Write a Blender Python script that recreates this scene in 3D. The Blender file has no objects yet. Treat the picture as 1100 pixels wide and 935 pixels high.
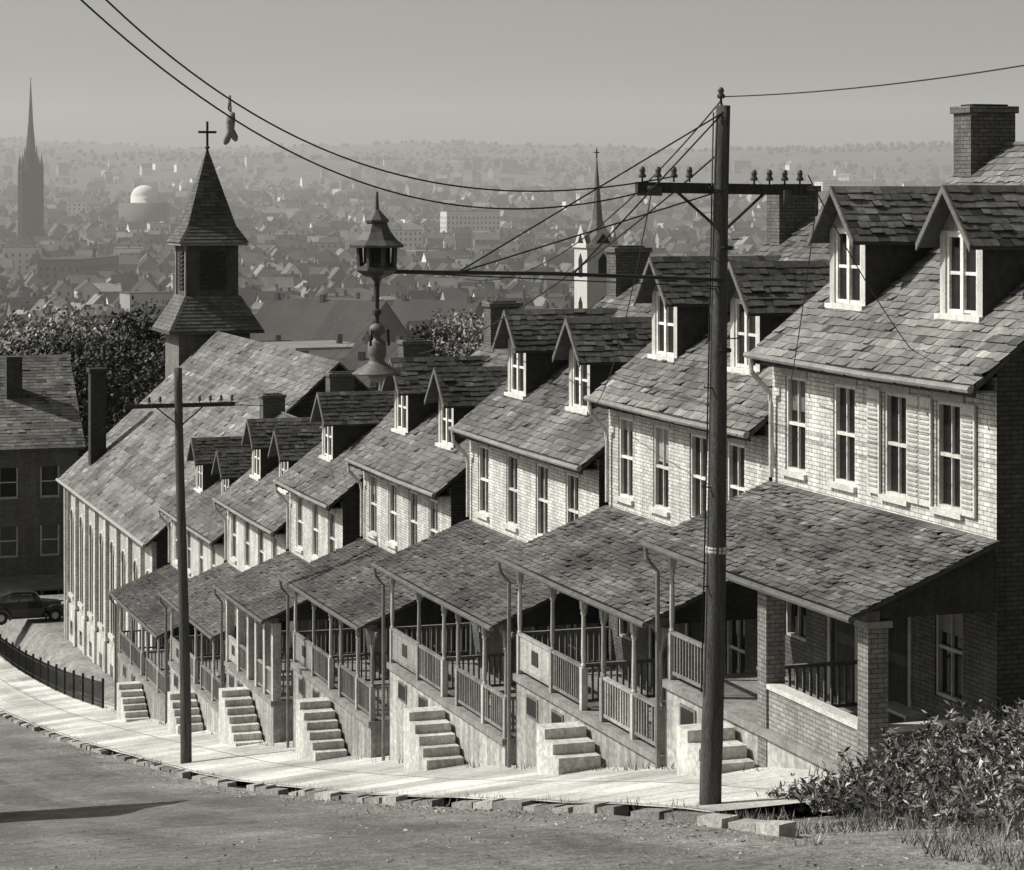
import bpy, math, random
from mathutils import Vector, Matrix, noise
R = random.Random(7)
F = 2600.0
TH = math.atan(887/F)
ST, CT = math.sin(TH), math.cos(TH)
HZ = 212.0
OX, OY = 4.82, 44.8
def PW(t, s, z=0.0):
    return Vector((OX - t*ST - s*CT, OY + t*CT - s*ST, z))
def TS(x, y):
    dx, dy = x-OX, y-OY
    return (-dx*ST + dy*CT, -dx*CT - dy*ST)
def lerp_pts(pts):
    n = len(pts)
    m = []
    for i in range(n):
        a = pts[max(0, i-1)]; b = pts[min(n-1, i+1)]
        m.append((b[1]-a[1])/(b[0]-a[0]))
    def f(x):
        if x <= pts[0][0]: return pts[0][1]
        if x >= pts[-1][0]: return pts[-1][1]
        for i in range(n-1):
            if x <= pts[i+1][0]:
                h = pts[i+1][0]-pts[i][0]; u = (x-pts[i][0])/h
                return ((2*u**3-3*u*u+1)*pts[i][1] + (u**3-2*u*u+u)*h*m[i]
                        + (-2*u**3+3*u*u)*pts[i+1][1] + (u**3-u*u)*h*m[i+1])
    return f
G = lerp_pts([(-120, 9), (-80, 4), (-41, -2.9), (-10.2, -8.57), (-4.5, -9.80), (9.74, -12.94),
              (26.4, -16.2), (66.7, -22.7), (96, -26.0), (130, -28), (200, -31), (320, -40), (400, -42)])
FARZ = lerp_pts([(0, -30), (300, -40), (800, -42), (1300, -31), (2200, 0), (3000, 48), (3800, 76), (4400, 70), (6000, 20)])
def sstep(a, b, x):
    u = min(1, max(0, (x-a)/(b-a))); return u*u*(3-2*u)
def yard(t): return -22.0 - .045*(t-61)
def cross(t, s):
    return .14 + .075*max(0, min(5.85-s, 4.2))*sstep(-12, -4, t)
def ground(t, s):
    w = PW(t, s)
    near = G(t)
    if s < 2.6 and t > 59 and t < 125:
        k = sstep(2.6, 1.2, s)*sstep(59, 61.5, t)*(1-sstep(106, 120, t))
        near = near*(1-k) + yard(t)*k
    k = sstep(230, 360, w.y)
    if k <= 0: return near
    far = FARZ(w.y)
    amp = 3 + 26*sstep(1200, 3600, w.y)
    far += noise.noise(Vector((w.x/620, w.y/700, 3.1)))*amp + noise.noise(Vector((w.x/210, w.y/260, 1.1)))*amp*.3
    return near*(1-k)+far*k
def gw(x, y):
    t, s = TS(x, y); return ground(t, s)

# ------------------------------------------------------------------ materials
M = {}
TINT = (1.0, .985, .925)
def newmat(name):
    m = bpy.data.materials.new(name); m.use_nodes = True
    nt = m.node_tree; nt.nodes.clear()
    out = nt.nodes.new('ShaderNodeOutputMaterial')
    b = nt.nodes.new('ShaderNodeBsdfPrincipled')
    nt.links.new(b.outputs[0], out.inputs[0])
    M[name] = m
    return m, nt, b
def mth(nt, op, a, b=None):
    n = nt.nodes.new('ShaderNodeMath'); n.operation = op
    for i, q in enumerate((a, b)):
        if q is None: continue
        if hasattr(q, 'is_linked'): nt.links.new(q, n.inputs[i])
        else: n.inputs[i].default_value = q
    return n.outputs[0]
def gmat(name, v, var=.35, scale=1.5, fine=25, rough=.9, bump=.25, kind=None, spec=.2, stretch=None, bdist=.02, streak=0, speck=0):
    m, nt, b = newmat(name)
    N, L = nt.nodes, nt.links
    tc = N.new('ShaderNodeTexCoord')
    src = tc.outputs['Object']
    if stretch:
        mp = N.new('ShaderNodeMapping'); mp.inputs['Scale'].default_value = stretch
        L.new(src, mp.inputs[0]); vec = mp.outputs[0]
    else: vec = src
    n1 = N.new('ShaderNodeTexNoise'); n1.inputs['Scale'].default_value = scale; n1.inputs['Detail'].default_value = 4
    n1.inputs['Roughness'].default_value = .65
    n2 = N.new('ShaderNodeTexNoise'); n2.inputs['Scale'].default_value = fine; n2.inputs['Detail'].default_value = 2
    L.new(vec, n1.inputs['Vector']); L.new(vec, n2.inputs['Vector'])
    def cen(o, amt):
        x_ = mth(nt, 'SUBTRACT', o, .5); x_ = mth(nt, 'MULTIPLY', x_, amt); return mth(nt, 'ADD', x_, 1.0)
    val = mth(nt, 'MULTIPLY', cen(n1.outputs[0], 3.6*var), cen(n2.outputs[0], 3.4*var))
    height = n2.outputs[0]
    if streak:
        mp = N.new('ShaderNodeMapping'); mp.inputs['Scale'].default_value = (3, 3, .22)
        L.new(src, mp.inputs[0])
        n3 = N.new('ShaderNodeTexNoise'); n3.inputs['Scale'].default_value = 1.6; n3.inputs['Detail'].default_value = 3
        L.new(mp.outputs[0], n3.inputs['Vector'])
        val = mth(nt, 'MULTIPLY', val, cen(n3.outputs[0], streak*3))
    if speck:
        n4 = N.new('ShaderNodeTexNoise'); n4.inputs['Scale'].default_value = 14; n4.inputs['Detail'].default_value = 3; n4.inputs['Roughness'].default_value = .8
        L.new(src, n4.inputs['Vector'])
        val = mth(nt, 'MULTIPLY', val, cen(n4.outputs[0], speck*4))
        height = n4.outputs[0]
    if kind == 'brick':
        sx = N.new('ShaderNodeSeparateXYZ'); L.new(src, sx.inputs[0])
        u = mth(nt, 'ADD', sx.outputs[0], sx.outputs[1])
        cb = N.new('ShaderNodeCombineXYZ'); L.new(u, cb.inputs[0]); L.new(sx.outputs[2], cb.inputs[1])
        br = N.new('ShaderNodeTexBrick'); L.new(cb.outputs[0], br.inputs['Vector'])
        br.inputs['Scale'].default_value = 1.0
        br.inputs['Brick Width'].default_value = .22; br.inputs['Row Height'].default_value = .075
        br.inputs['Mortar Size'].default_value = .008; br.inputs['Mortar Smooth'].default_value = .3
        br.inputs['Color1'].default_value = (.78, .78, .78, 1); br.inputs['Color2'].default_value = (1.12, 1.12, 1.12, 1)
        br.inputs['Mortar'].default_value = (.38, .38, .38, 1)
        bw = N.new('ShaderNodeRGBToBW'); L.new(br.outputs['Color'], bw.inputs[0])
        val = mth(nt, 'MULTIPLY', val, bw.outputs[0])
        height = mth(nt, 'MULTIPLY', br.outputs['Fac'], -1.0)
    if kind == 'slab':
        mp = N.new('ShaderNodeMapping'); mp.inputs['Rotation'].default_value = (0, 0, -TH)
        L.new(src, mp.inputs[0])
        br = N.new('ShaderNodeTexBrick'); L.new(mp.outputs[0], br.inputs['Vector'])
        br.offset = 0
        br.inputs['Scale'].default_value = 1.0
        br.inputs['Brick Width'].default_value = 1.9; br.inputs['Row Height'].default_value = 1.5
        br.inputs['Mortar Size'].default_value = .025
        br.inputs['Color1'].default_value = (.75, .75, .75, 1); br.inputs['Color2'].default_value = (1.12, 1.12, 1.12, 1)
        br.inputs['Mortar'].default_value = (.3, .3, .3, 1)
        bw = N.new('ShaderNodeRGBToBW'); L.new(br.outputs['Color'], bw.inputs[0])
        val = mth(nt, 'MULTIPLY', val, bw.outputs[0])
    at = N.new('ShaderNodeAttribute'); at.attribute_name = 'Col'
    val = mth(nt, 'MULTIPLY', val, at.outputs['Fac'])
    val = mth(nt, 'MULTIPLY', val, v)
    val = mth(nt, 'MAXIMUM', val, .004); val = mth(nt, 'MINIMUM', val, .85)
    cc = N.new('ShaderNodeCombineColor')
    for i in range(3):
        L.new(mth(nt, 'MULTIPLY', val, TINT[i]), cc.inputs[i])
    L.new(cc.outputs[0], b.inputs['Base Color'])
    b.inputs['Roughness'].default_value = rough
    b.inputs['Specular IOR Level'].default_value = spec
    if bump:
        bp = N.new('ShaderNodeBump'); bp.inputs['Strength'].default_value = bump; bp.inputs['Distance'].default_value = bdist
        L.new(height, bp.inputs['Height']); L.new(bp.outputs[0], b.inputs['Normal'])
    return m
gmat('brick', .58, .25, .8, 14, kind='brick', bump=.6, bdist=.012, streak=.36)
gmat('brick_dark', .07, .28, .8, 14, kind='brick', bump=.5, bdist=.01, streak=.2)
gmat('brick_mid', .2, .28, .8, 14, kind='brick', bump=.5, bdist=.01, streak=.2)
gmat('brick_shade', .11, .28, .8, 14, kind='brick', bump=.5, bdist=.01, streak=.3)  # ground-floor brick with the porch shade painted into its tone
gmat('slate', .112, .38, .7, 9, rough=.7, bump=.4, stretch=(1.6, .8, .8), spec=.35)
gmat('stucco', .32, .34, .9, 10, bump=.4, streak=.5)
gmat('stone', .48, .25, 2, 18, bump=.4)
gmat('wood_white', .66, .24, 2.5, 22, bump=.15, streak=.2)
gmat('wood_grey', .14, .32, 2, 20, bump=.2, streak=.3)
gmat('wood_dark', .04, .3, 2, 20, bump=.2)
gmat('pole_wood', .11, .5, 3, 26, bump=1.0, stretch=(7, 7, .4), bdist=.04)
gmat('glass', .012, .2, 1, 5, rough=.08, bump=0, spec=.5)
gmat('curtain', .4, .15, 3, 20, bump=0)
gmat('metal_light', .45, .3, 3, 20, rough=.5, bump=0)
gmat('metal_dark', .035, .3, 3, 20, rough=.5, bump=0)
gmat('wire', .02, .1, 3, 20, rough=.6, bump=0)
gmat('concrete', .48, .34, .55, 11, kind='slab', bump=.6, speck=.14)
gmat('step_concrete', .48, .3, 1.5, 12, bump=.4, streak=.25)
gmat('asphalt', .15, .34, .3, 3.5, bump=1.0, bdist=.05, speck=.65)
gmat('dirt', .25, .4, .5, 4, bump=1.0, bdist=.08, speck=.4)
gmat('curb_stone', .26, .4, 1.6, 12, bump=.8, bdist=.04)
gmat('leaf', .065, .4, .5, 5, bump=0, rough=.7)
gmat('leaf_light', .2, .4, .5, 5, bump=0, rough=.7)
gmat('weed', .125, .4, 1, 7, bump=0, rough=.8)
gmat('bark', .08, .4, 3, 20, bump=.5)
gmat('land', .08, .5, .012, .25, bump=0)
gmat('far_wall', .30, .15, .2, 2, bump=0)
gmat('far_roof', .075, .25, .2, 2, bump=0)
gmat('far_dark', .02, .2, .2, 2, bump=0)
gmat('car_paint', .02, .1, 1, 5, rough=.25, bump=0, spec=.5)
gmat('cloth', .12, .3, 5, 30, bump=.1)
gmat('skin', .4, .1, 5, 30, bump=0)

# ------------------------------------------------------------------ mesh builder
class MB:
    def __init__(s): s.v = []; s.f = []; s.m = []; s.c = []
    def poly(s, pts, mat, col=1.0):
        i = len(s.v); s.v.extend([tuple(p) for p in pts]); s.f.append(tuple(range(i, i+len(pts)))); s.m.append(mat); s.c.append(col)
    def hexa(s, p, mat, col=1.0):
        i = len(s.v); s.v.extend([tuple(q) for q in p])
        for f in ((0, 3, 2, 1), (4, 5, 6, 7), (0, 1, 5, 4), (1, 2, 6, 5), (2, 3, 7, 6), (3, 0, 4, 7)):
            s.f.append(tuple(i+k for k in f)); s.m.append(mat); s.c.append(col)
    def box(s, x0, x1, y0, y1, z0, z1, mat, col=1.0):
        s.hexa([(x0, y0, z0), (x1, y0, z0), (x1, y1, z0), (x0, y1, z0), (x0, y0, z1), (x1, y0, z1), (x1, y1, z1), (x0, y1, z1)], mat, col)
    def tube(s, pts, r, mat, col=1.0, n=6, cap=True):
        pts = [Vector(p) for p in pts]
        rs = r if isinstance(r, (list, tuple)) else [r]*len(pts)
        rings = []
        for k, p in enumerate(pts):
            d = (pts[min(k+1, len(pts)-1)] - pts[max(k-1, 0)]).normalized()
            a = Vector((0, 0, 1)) if abs(d.z) < .9 else Vector((1, 0, 0))
            u = d.cross(a).normalized(); w = d.cross(u)
            i = len(s.v)
            for j in range(n):
                an = 2*math.pi*j/n
                s.v.append(tuple(p + (u*math.cos(an)+w*math.sin(an))*rs[k]))
            rings.append(i)
        for k in range(len(pts)-1):
            a, b = rings[k], rings[k+1]
            for j in range(n):
                j2 = (j+1) % n
                s.f.append((a+j, a+j2, b+j2, b+j)); s.m.append(mat); s.c.append(col)
        if cap:
            s.f.append(tuple(rings[0]+j for j in range(n))[::-1]); s.m.append(mat); s.c.append(col)
            s.f.append(tuple(rings[-1]+j for j in range(n))); s.m.append(mat); s.c.append(col)
    def lathe(s, prof, c, mat, col=1.0, n=10, rot=0.0):
        i0 = len(s.v)
        for (r, z) in prof:
            for j in range(n):
                an = 2*math.pi*j/n + rot
                s.v.append((c[0]+r*math.cos(an), c[1]+r*math.sin(an), c[2]+z))
        for k in range(len(prof)-1):
            for j in range(n):
                j2 = (j+1) % n
                s.f.append((i0+k*n+j, i0+k*n+j2, i0+(k+1)*n+j2, i0+(k+1)*n+j)); s.m.append(mat); s.c.append(col)
    def build(s, name, parent=None, smooth=False):
        me = bpy.data.meshes.new(name)
        me.from_pydata(s.v, [], s.f)
        names = []
        for q in s.m:
            if q not in names: names.append(q)
        for q in names: me.materials.append(M[q])
        ix = {q: k for k, q in enumerate(names)}
        me.polygons.foreach_set('material_index', [ix[q] for q in s.m])
        at = me.attributes.new('Col', 'FLOAT', 'FACE')
        at.data.foreach_set('value', s.c)
        if smooth: me.polygons.foreach_set('use_smooth', [True]*len(s.f))
        me.update()
        ob = bpy.data.objects.new(name, me)
        bpy.context.scene.collection.objects.link(ob)
        if parent: ob.parent = parent
        return ob
def empty(name, loc=(0, 0, 0), rz=0.0):
    e = bpy.data.objects.new(name, None); e.location = loc; e.rotation_euler = (0, 0, rz)
    e.empty_display_size = .3
    bpy.context.scene.collection.objects.link(e); return e
RZ = TH - math.pi/2

def shingles(mb, O, U, V, Lu, Lv, row=.19, wid=.24, mat='slate', base=1.0, rng=R):
    O = Vector(O); U = Vector(U).normalized(); V = Vector(V).normalized(); Nn = U.cross(V).normalized()
    if Nn.z < 0: Nn = -Nn
    nr = int(math.ceil(Lv/row)); row = Lv/nr
    ph = rng.uniform(0, 50)
    for r in range(nr):
        v0 = r*row; u = -rng.uniform(0, wid); rb = rng.uniform(.82, 1.18)
        while u < Lu:
            w = wid*rng.uniform(.55, 1.4)
            a = max(0, u); b = min(Lu, u+w-.004)
            u += w
            if b-a < .02: continue
            c = base*rb*rng.uniform(.74, 1.25)*(1+.6*noise.noise(Vector((a*.5+ph, v0*.9, ph)))+.3*noise.noise(Vector((a*1.8+ph, v0*.35, ph))))
            q = rng.random()
            if q < .05: c *= .4
            elif q < .085: c *= 1.6
            h = .012+rng.uniform(0, .024)
            if rng.random() < .04: h += .035
            dj = rng.uniform(-.025, .02)
            vb = max(-.04, v0-.02+dj) if r else -.04
            p0 = O+U*a+V*vb+Nn*h; p1 = O+U*b+V*vb+Nn*(h+rng.uniform(-.006, .006))
            vt = min(Lv, v0+row*1.02)
            p2 = O+U*b+V*vt+Nn*.005; p3 = O+U*a+V*vt+Nn*.005
            mb.poly([p0, p1, p2, p3], mat, c)
            mb.poly([p0, O+U*a+V*vb, O+U*b+V*vb, p1], mat, c*.4)

def wall_open(mb, x0, x1, z0, z1, y, ops, mat, col=1.0, dep=.13):
    xs = sorted(set([x0, x1]+[o[0] for o in ops]+[o[1] for o in ops]))
    zs = sorted(set([z0, z1]+[o[2] for o in ops]+[o[3] for o in ops]))
    for i in range(len(xs)-1):
        for j in range(len(zs)-1):
            cx = (xs[i]+xs[i+1])/2; cz = (zs[j]+zs[j+1])/2
            if any(o[0] < cx < o[1] and o[2] < cz < o[3] for o in ops): continue
            mb.poly([(xs[i], y, zs[j]), (xs[i+1], y, zs[j]), (xs[i+1], y, zs[j+1]), (xs[i], y, zs[j+1])], mat, col)
    for (a, b, c, d) in ops:
        mb.poly([(a, y, c), (a, y, d), (a, y+dep, d), (a, y+dep, c)], mat, col)
        mb.poly([(b, y, c), (b, y+dep, c), (b, y+dep, d), (b, y, d)], mat, col)
        mb.poly([(a, y, d), (b, y, d), (b, y+dep, d), (a, y+dep, d)], mat, col)
        mb.poly([(a, y, c), (a, y+dep, c), (b, y+dep, c), (b, y, c)], mat, col)
def window(mb, o, y, dep=.13, fw=.06, shade=.3, mull=True, tone=1.0):
    a, b, c, d = o
    wm = 'wood_white'; wc = R.uniform(.75, 1.1)*tone
    yf0, yf1 = y+.03, y+dep
    mb.box(a, a+fw, yf0, yf1, c, d, wm, wc); mb.box(b-fw, b, yf0, yf1, c, d, wm, wc)
    mb.box(a+fw, b-fw, yf0, yf1, d-fw, d, wm, wc); mb.box(a+fw, b-fw, yf0, yf1, c, c+fw*.9, wm, wc)
    mid = (c+d)/2
    mb.box(a+fw, b-fw, yf0+.02, yf1-.01, mid-.028, mid+.028, wm, wc)
    if mull:
        xm = (a+b)/2
        mb.box(xm-.014, xm+.014, yf0+.03, yf1-.02, c+fw, mid-.03, wm, wc)
        mb.box(xm-.014, xm+.014, yf0+.03, yf1-.02, mid+.03, d-fw, wm, wc)
    mb.poly([(a+fw, y+dep-.02, c+fw*.9), (b-fw, y+dep-.02, c+fw*.9), (b-fw, y+dep-.02, d-fw), (a+fw, y+dep-.02, d-fw)], 'glass')
    if R.random() < shade:
        zc = d-fw-(d-c)*R.uniform(.1, .45)
        mb.poly([(a+fw, y+dep-.024, zc), (b-fw, y+dep-.024, zc), (b-fw, y+dep-.024, d-fw), (a+fw, y+dep-.024, d-fw)], 'curtain', R.uniform(.25, .8)*tone)

# ------------------------------------------------------------------ brick house
PITCH = .78
def post(mb, x, y, z0, z1, col=1.0, mat='wood_white'):
    mb.box(x-.065, x+.065, y-.065, y+.065, z0, z0+.85, mat, col)
    h = z1-z0-.35-.85
    mb.lathe([(.05, 0), (.065, .04), (.04, .09), (.055, .25), (.05, h*.5), (.042, h-.14), (.065, h-.08), (.05, h)], (x, y, z0+.85), mat, col, 8)
    mb.box(x-.06, x+.06, y-.06, y+.06, z1-.35, z1, mat, col)
def bracket(mb, x, y, z, sx, mat='wood_white', col=1.0):
    p = [(x, z-.42), (x+sx*.06, z-.42), (x+sx*.14, z-.2), (x+sx*.4, z-.07), (x+sx*.4, z), (x, z)]
    mb.poly([(a, y-.025, b) for a, b in p], mat, col)
    mb.poly([(a, y+.025, b) for a, b in p][::-1], mat, col)
    for i in range(len(p)-1):
        a, b = p[i], p[i+1]
        mb.poly([(a[0], y-.025, a[1]), (a[0], y+.025, a[1]), (b[0], y+.025, b[1]), (b[0], y-.025, b[1])], mat, col)
def railing(mb, x0, x1, y, z, mat='wood_grey', col=1.2, panel=False):
    mb.box(x0, x1, y-.045, y+.045, z+.82, z+.88, mat, col)
    mb.box(x0, x1, y-.03, y+.03, z+.1, z+.16, mat, col)
    if panel:
        mb.box(x0, x1, y-.02, y+.02, z+.16, z+.82, mat, col*1.2)
        xm = (x0+x1)/2
        mb.box(xm-.2, xm+.2, y-.035, y-.021, z+.35, z+.65, 'wood_dark')
        return
    n = max(1, int((x1-x0)/.125))
    for i in range(n):
        if R.random() < .02: continue
        x = x0+(i+.5)*(x1-x0)/n
        mb.box(x-.022, x+.022, y-.018, y+.018, z+.16, z+.82, mat, col*R.uniform(.7, 1.3))
def railing_y(mb, y0, y1, x, z, mat='wood_grey', col=1.2):
    mb.box(x-.045, x+.045, y0, y1, z+.82, z+.88, mat, col)
    mb.box(x-.03, x+.03, y0, y1, z+.1, z+.16, mat, col)
    n = max(1, int((y1-y0)/.125))
    for i in range(n):
        y = y0+(i+.5)*(y1-y0)/n
        mb.box(x-.018, x+.018, y-.022, y+.022, z+.16, z+.82, mat, col)

def make_house(tl, tr, eave, dorm, style='wood', wins=(.12, .36, .595, .815), tone=1.0, shutters=(), land=.5, rc=1.0, seat=False):
    W = tl-tr; EZ = 5.9; zf = eave-EZ; D = 9.0
    root = empty('brick_house', PW(tl, 0, zf), RZ)
    RY = D/2; rz = EZ+(RY+.4)*PITCH
    mb = MB(); wn = MB()
    ops = []
    for f in wins:
        xc = f*W; ops.append((xc-.42, xc+.42, 3.78, 5.5))
    gops = []
    for k, f in enumerate(wins):
        xc = f*W
        if k in (1, 2): gops.append((xc-.48, xc+.48, .02, 2.4))
        else: gops.append((xc-.45, xc+.45, .75, 2.35))
    wall_open(mb, 0, W, 3.3, EZ+.1, 0, ops, 'brick', tone)
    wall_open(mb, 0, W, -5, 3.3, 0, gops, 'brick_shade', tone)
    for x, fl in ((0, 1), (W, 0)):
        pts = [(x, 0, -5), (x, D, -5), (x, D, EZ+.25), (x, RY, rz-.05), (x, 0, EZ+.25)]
        mb.poly(pts if fl == 0 else pts[::-1], 'brick_dark', tone)  # end walls in much darker brick, their shade put into the colour
    mb.poly([(0, D, -5), (0, D, EZ+.2), (W, D, EZ+.2), (W, D, -5)], 'brick', tone)
    for o in ops:
        mb.box(o[0]-.1, o[1]+.1, -.025, .1, o[3]+.003, o[3]+.2, 'stone', .8)
        mb.box(o[0]-.08, o[1]+.08, -.07, .1, o[2]-.1, o[2]-.003, 'stone', 1.1)
        # soot and rain streaks are in the brick; darker patched courses under sills
    for o in gops:
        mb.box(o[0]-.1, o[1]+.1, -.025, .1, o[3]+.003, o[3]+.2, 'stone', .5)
    mb.build('walls', root)
    for o in ops: window(wn, o, 0)
    for o in gops:
        if o[2] > .5: window(wn, o, 0, tone=.7)  # woodwork under the porch dimmed, shade painted into its tone
        else:
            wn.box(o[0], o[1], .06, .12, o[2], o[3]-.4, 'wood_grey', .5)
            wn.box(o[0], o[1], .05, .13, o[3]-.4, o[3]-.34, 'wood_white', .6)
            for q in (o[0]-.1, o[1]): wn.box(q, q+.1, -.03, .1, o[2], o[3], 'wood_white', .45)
            wn.poly([(o[0], .1, o[3]-.34), (o[1], .1, o[3]-.34), (o[1], .1, o[3]), (o[0], .1, o[3])], 'glass')
            for q in (0, 1):
                wn.box(o[0]+.12, o[1]-.12, .045, .06, o[2]+.2+q*.95, o[2]+.95+q*.95, 'wood_grey', .3)
    for k in shutters:
        o = ops[k]
        for xa in (o[0]-.5, o[1]+.06):
            wn.box(xa, xa+.44, -.06, -.02, o[2]-.02, o[3]+.02, 'wood_white', .8)
            for j in range(20):
                z = o[2]+.1+j*.08
                if z < o[3]-.1: wn.box(xa+.06, xa+.38, -.075, -.06, z, z+.035, 'wood_white', .5)
    wn.build('windows', root)
    rf = MB()
    L = math.hypot(RY+.4, (RY+.4)*PITCH)
    vd = Vector((0, RY+.4, (RY+.4)*PITCH)).normalized()
    x0, x1 = -.08, W+.08
    y0, z0 = -.4, EZ
    rf.hexa([(x0, y0, z0-.1), (x1, y0, z0-.1), (x1, RY, rz-.1), (x0, RY, rz-.1), (x0, y0, z0), (x1, y0, z0), (x1, RY, rz), (x0, RY, rz)], 'slate', .5)
    rf.hexa([(x0, RY, rz-.1), (x1, RY, rz-.1), (x1, D+.3, z0-.02), (x0, D+.3, z0-.02), (x0, RY, rz), (x1, RY, rz), (x1, D+.3, z0+.08), (x0, D+.3, z0+.08)], 'slate', .9)
    shingles(rf, (x0, y0, z0+.003), (1, 0, 0), vd, x1-x0, L, base=tone*rc)
    rf.tube([(x0, RY, rz+.03), (W*.5, RY, rz+.0), (x1, RY, rz+.03)], .06, 'slate', .9, 6)
    rf.build('roof', root)
    tr_ = MB()
    tr_.box(.0, W, -.38, -.003, EZ-.14, EZ-.105, 'wood_grey', 1.0)
    tr_.box(x0, x1, -.44, -.405, EZ-.2, EZ-.02, 'wood_dark', 1.3)
    tr_.tube([(x0, -.5, EZ-.05), (W*.6, -.5, EZ-.1), (x1, -.5, EZ-.08)], .06, 'metal_light', .5, 8)
    for k in range(int(W/.9)):
        tr_.box(.4+k*.9, .44+k*.9, -.58, -.44, EZ-.16, EZ-.13, 'metal_dark')
    tr_.tube([(.12, -.5, EZ-.1), (.12, -.48, EZ-.35), (.14, -.12, EZ-.75), (.14, -.09, EZ-1.0), (.14, -.09, 3.6)], .05, 'metal_light', 1.2, 8)
    tr_.build('gutters', root)
    dm = MB()
    for xc in dorm:
        yb = .73; zb = EZ+(yb+.4)*PITCH; hw = .7; hh = 1.42; ap = 2.17
        o = (xc-.52, xc+.52, zb+.06, zb+1.4)
        wall_open(dm, xc-hw, xc+hw, zb-.1, zb+hh, yb, [o], 'wood_white', .7, .1)
        dm.poly([(xc-hw, yb, zb+hh), (xc+hw, yb, zb+hh), (xc, yb, zb+ap-.06)], 'wood_grey', 1.5)
        window(dm, o, yb, .1, .08, .2, False)
        dm.box(xc-.05, xc+.05, yb+.015, yb+.09, o[2], o[3], 'wood_white')
        dm.box(xc-hw-.04, xc+hw+.04, yb-.09, yb-.003, zb-.04, zb+.05, 'wood_white', .9)
        for sg in (-1, 1):
            pts = [(xc+sg*hw, yb, zb-.1), (xc+sg*hw, 2.6, zb-.1), (xc+sg*hw, 2.6, zb+hh), (xc+sg*hw, yb, zb+hh)]
            dm.poly(pts if sg > 0 else pts[::-1], 'slate', .35)
            ex = hw+.2; sl = (ap-hh)/hw
            ze = zb+ap-sl*ex
            yF, yR = .42, 3.6
            top = Vector((xc, yF, zb+ap)); e = Vector((xc+sg*ex, yF, ze))
            dm.hexa([(xc, yF, zb+ap-.07), (xc+sg*ex, yF, ze-.07), (xc+sg*ex, yR, ze-.07), (xc, yR, zb+ap-.07),
                     (xc, yF, zb+ap), (xc+sg*ex, yF, ze), (xc+sg*ex, yR, ze), (xc, yR, zb+ap)], 'slate', .5)
            shingles(dm, e+Vector((0, 0, .003)), (0, 1, 0), top-e, yR-yF-.02, (top-e).length, .17, .22, 'slate', tone*rc*.6)
            dm.hexa([(xc, yF-.04, zb+ap-.12), (xc+sg*ex, yF-.04, ze-.12), (xc+sg*ex, yF-.004, ze-.12), (xc, yF-.004, zb+ap-.12),
                     (xc, yF-.04, zb+ap+.01), (xc+sg*ex, yF-.04, ze+.01), (xc+sg*ex, yF-.004, ze+.01), (xc, yF-.004, zb+ap+.01)], 'wood_grey', 1.0)
    dm.build('dormers', root)
    ch = MB()
    for (a, b, c, d) in [(.05, .7, 3.75, 4.7)]:
        zt = rz+.62
        ch.box(a, b, c, d, rz-1.5, zt, 'brick_mid', .6)
        ch.box(a-.05, b+.05, c-.05, d+.05, zt, zt+.13, 'brick_mid', .7)
        ch.box(a+.1, b-.1, c+.1, d-.1, zt+.13, zt+.17, 'metal_dark', .5)
    ch.build('chimney', root)
    po = MB(); PD = 2.12
    def gl(x): return G(tl-x)+cross(tl-x, 3)-zf
    po.box(.02, W-.02, -PD-.12, -.003, -.14, 0, 'wood_grey', 1.5)
    po.box(.06, W-.06, -PD-.04, -.01, -6, -.143, 'stucco', tone*R.uniform(.75, 1.2))
    for xb in (.14*W, .33*W):
        if gl(xb) < -.9:
            po.box(xb-.35, xb+.35, -PD-.07, -PD-.043, -.75, -.3, 'wood_grey', 1)
            po.box(xb-.28, xb+.28, -PD-.08, -PD-.071, -.7, -.35, 'glass')
    lx = land*W; lw = .95
    if style == 'brick':
        for xp in (land*W+.3, W-.2):
            po.box(xp-.17, xp+.17, -PD-.06, -PD+.28, -3, 2.26, 'brick_mid', 1.0)
            po.box(xp-.22, xp+.22, -PD-.11, -PD+.33, 2.26, 2.36, 'stone', .5)
        po.box(land*W+.48, W-.38, -PD-.02, -PD+.16, -.1, .66, 'brick_mid', 1.3)
        po.box(land*W+.48, W-.38, -PD-.06, -PD+.2, .66, .74, 'stone', 1)
        po.box(W-.25, W-.09, -PD+.29, -.01, -1.5, .66, 'brick_mid', 1.0)
        po.box(W-.29, W-.05, -PD+.29, -.01, .66, .74, 'stone', 1)
        post(po, .15, -PD+.05, 0, 2.36, .5); post(po, 1.9, -PD+.05, 0, 2.36, .5)
        railing(po, .22, 1.83, -PD+.05, 0)
        lx = land*W-1.1
    else:
        xs = [.15, .27*W, lx-.08, lx+lw+.08, W*.82, W-.15]
        for k, xp in enumerate(xs):
            c = .5 if k % 2 else .8
            if style == 'stucco':
                po.box(xp-.13, xp+.13, -PD-.06, -PD+.2, 0, 2.36, 'stucco', 1.2)
            else:
                post(po, xp, -PD+.02, 0, 2.36, c*.8)
                bracket(po, xp+.06, -PD+.02, 2.36, 1, 'wood_grey', 1.2)
                bracket(po, xp-.06, -PD+.02, 2.36, -1, 'wood_grey', 1.2)
        for a_, b_ in ((0, 1), (1, 2), (3, 4), (4, 5)):
            railing(po, xs[a_]+.07, xs[b_]-.07, -PD+.02, 0, panel=(a_ == 0 and R.random() < .6), col=R.uniform(.8, 2.2))
        railing_y(po, -PD+.1, -.05, W-.12, 0)
        railing_y(po, -PD+.1, -.05, .12, 0)
    railing_y(po, -PD+.1, -.05, W*.5-.3, 0, 'wood_grey', 1.0)
    po.box(.0, W, -PD-.1, -PD+.12, 2.36, 2.52, 'wood_grey', .9)
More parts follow.
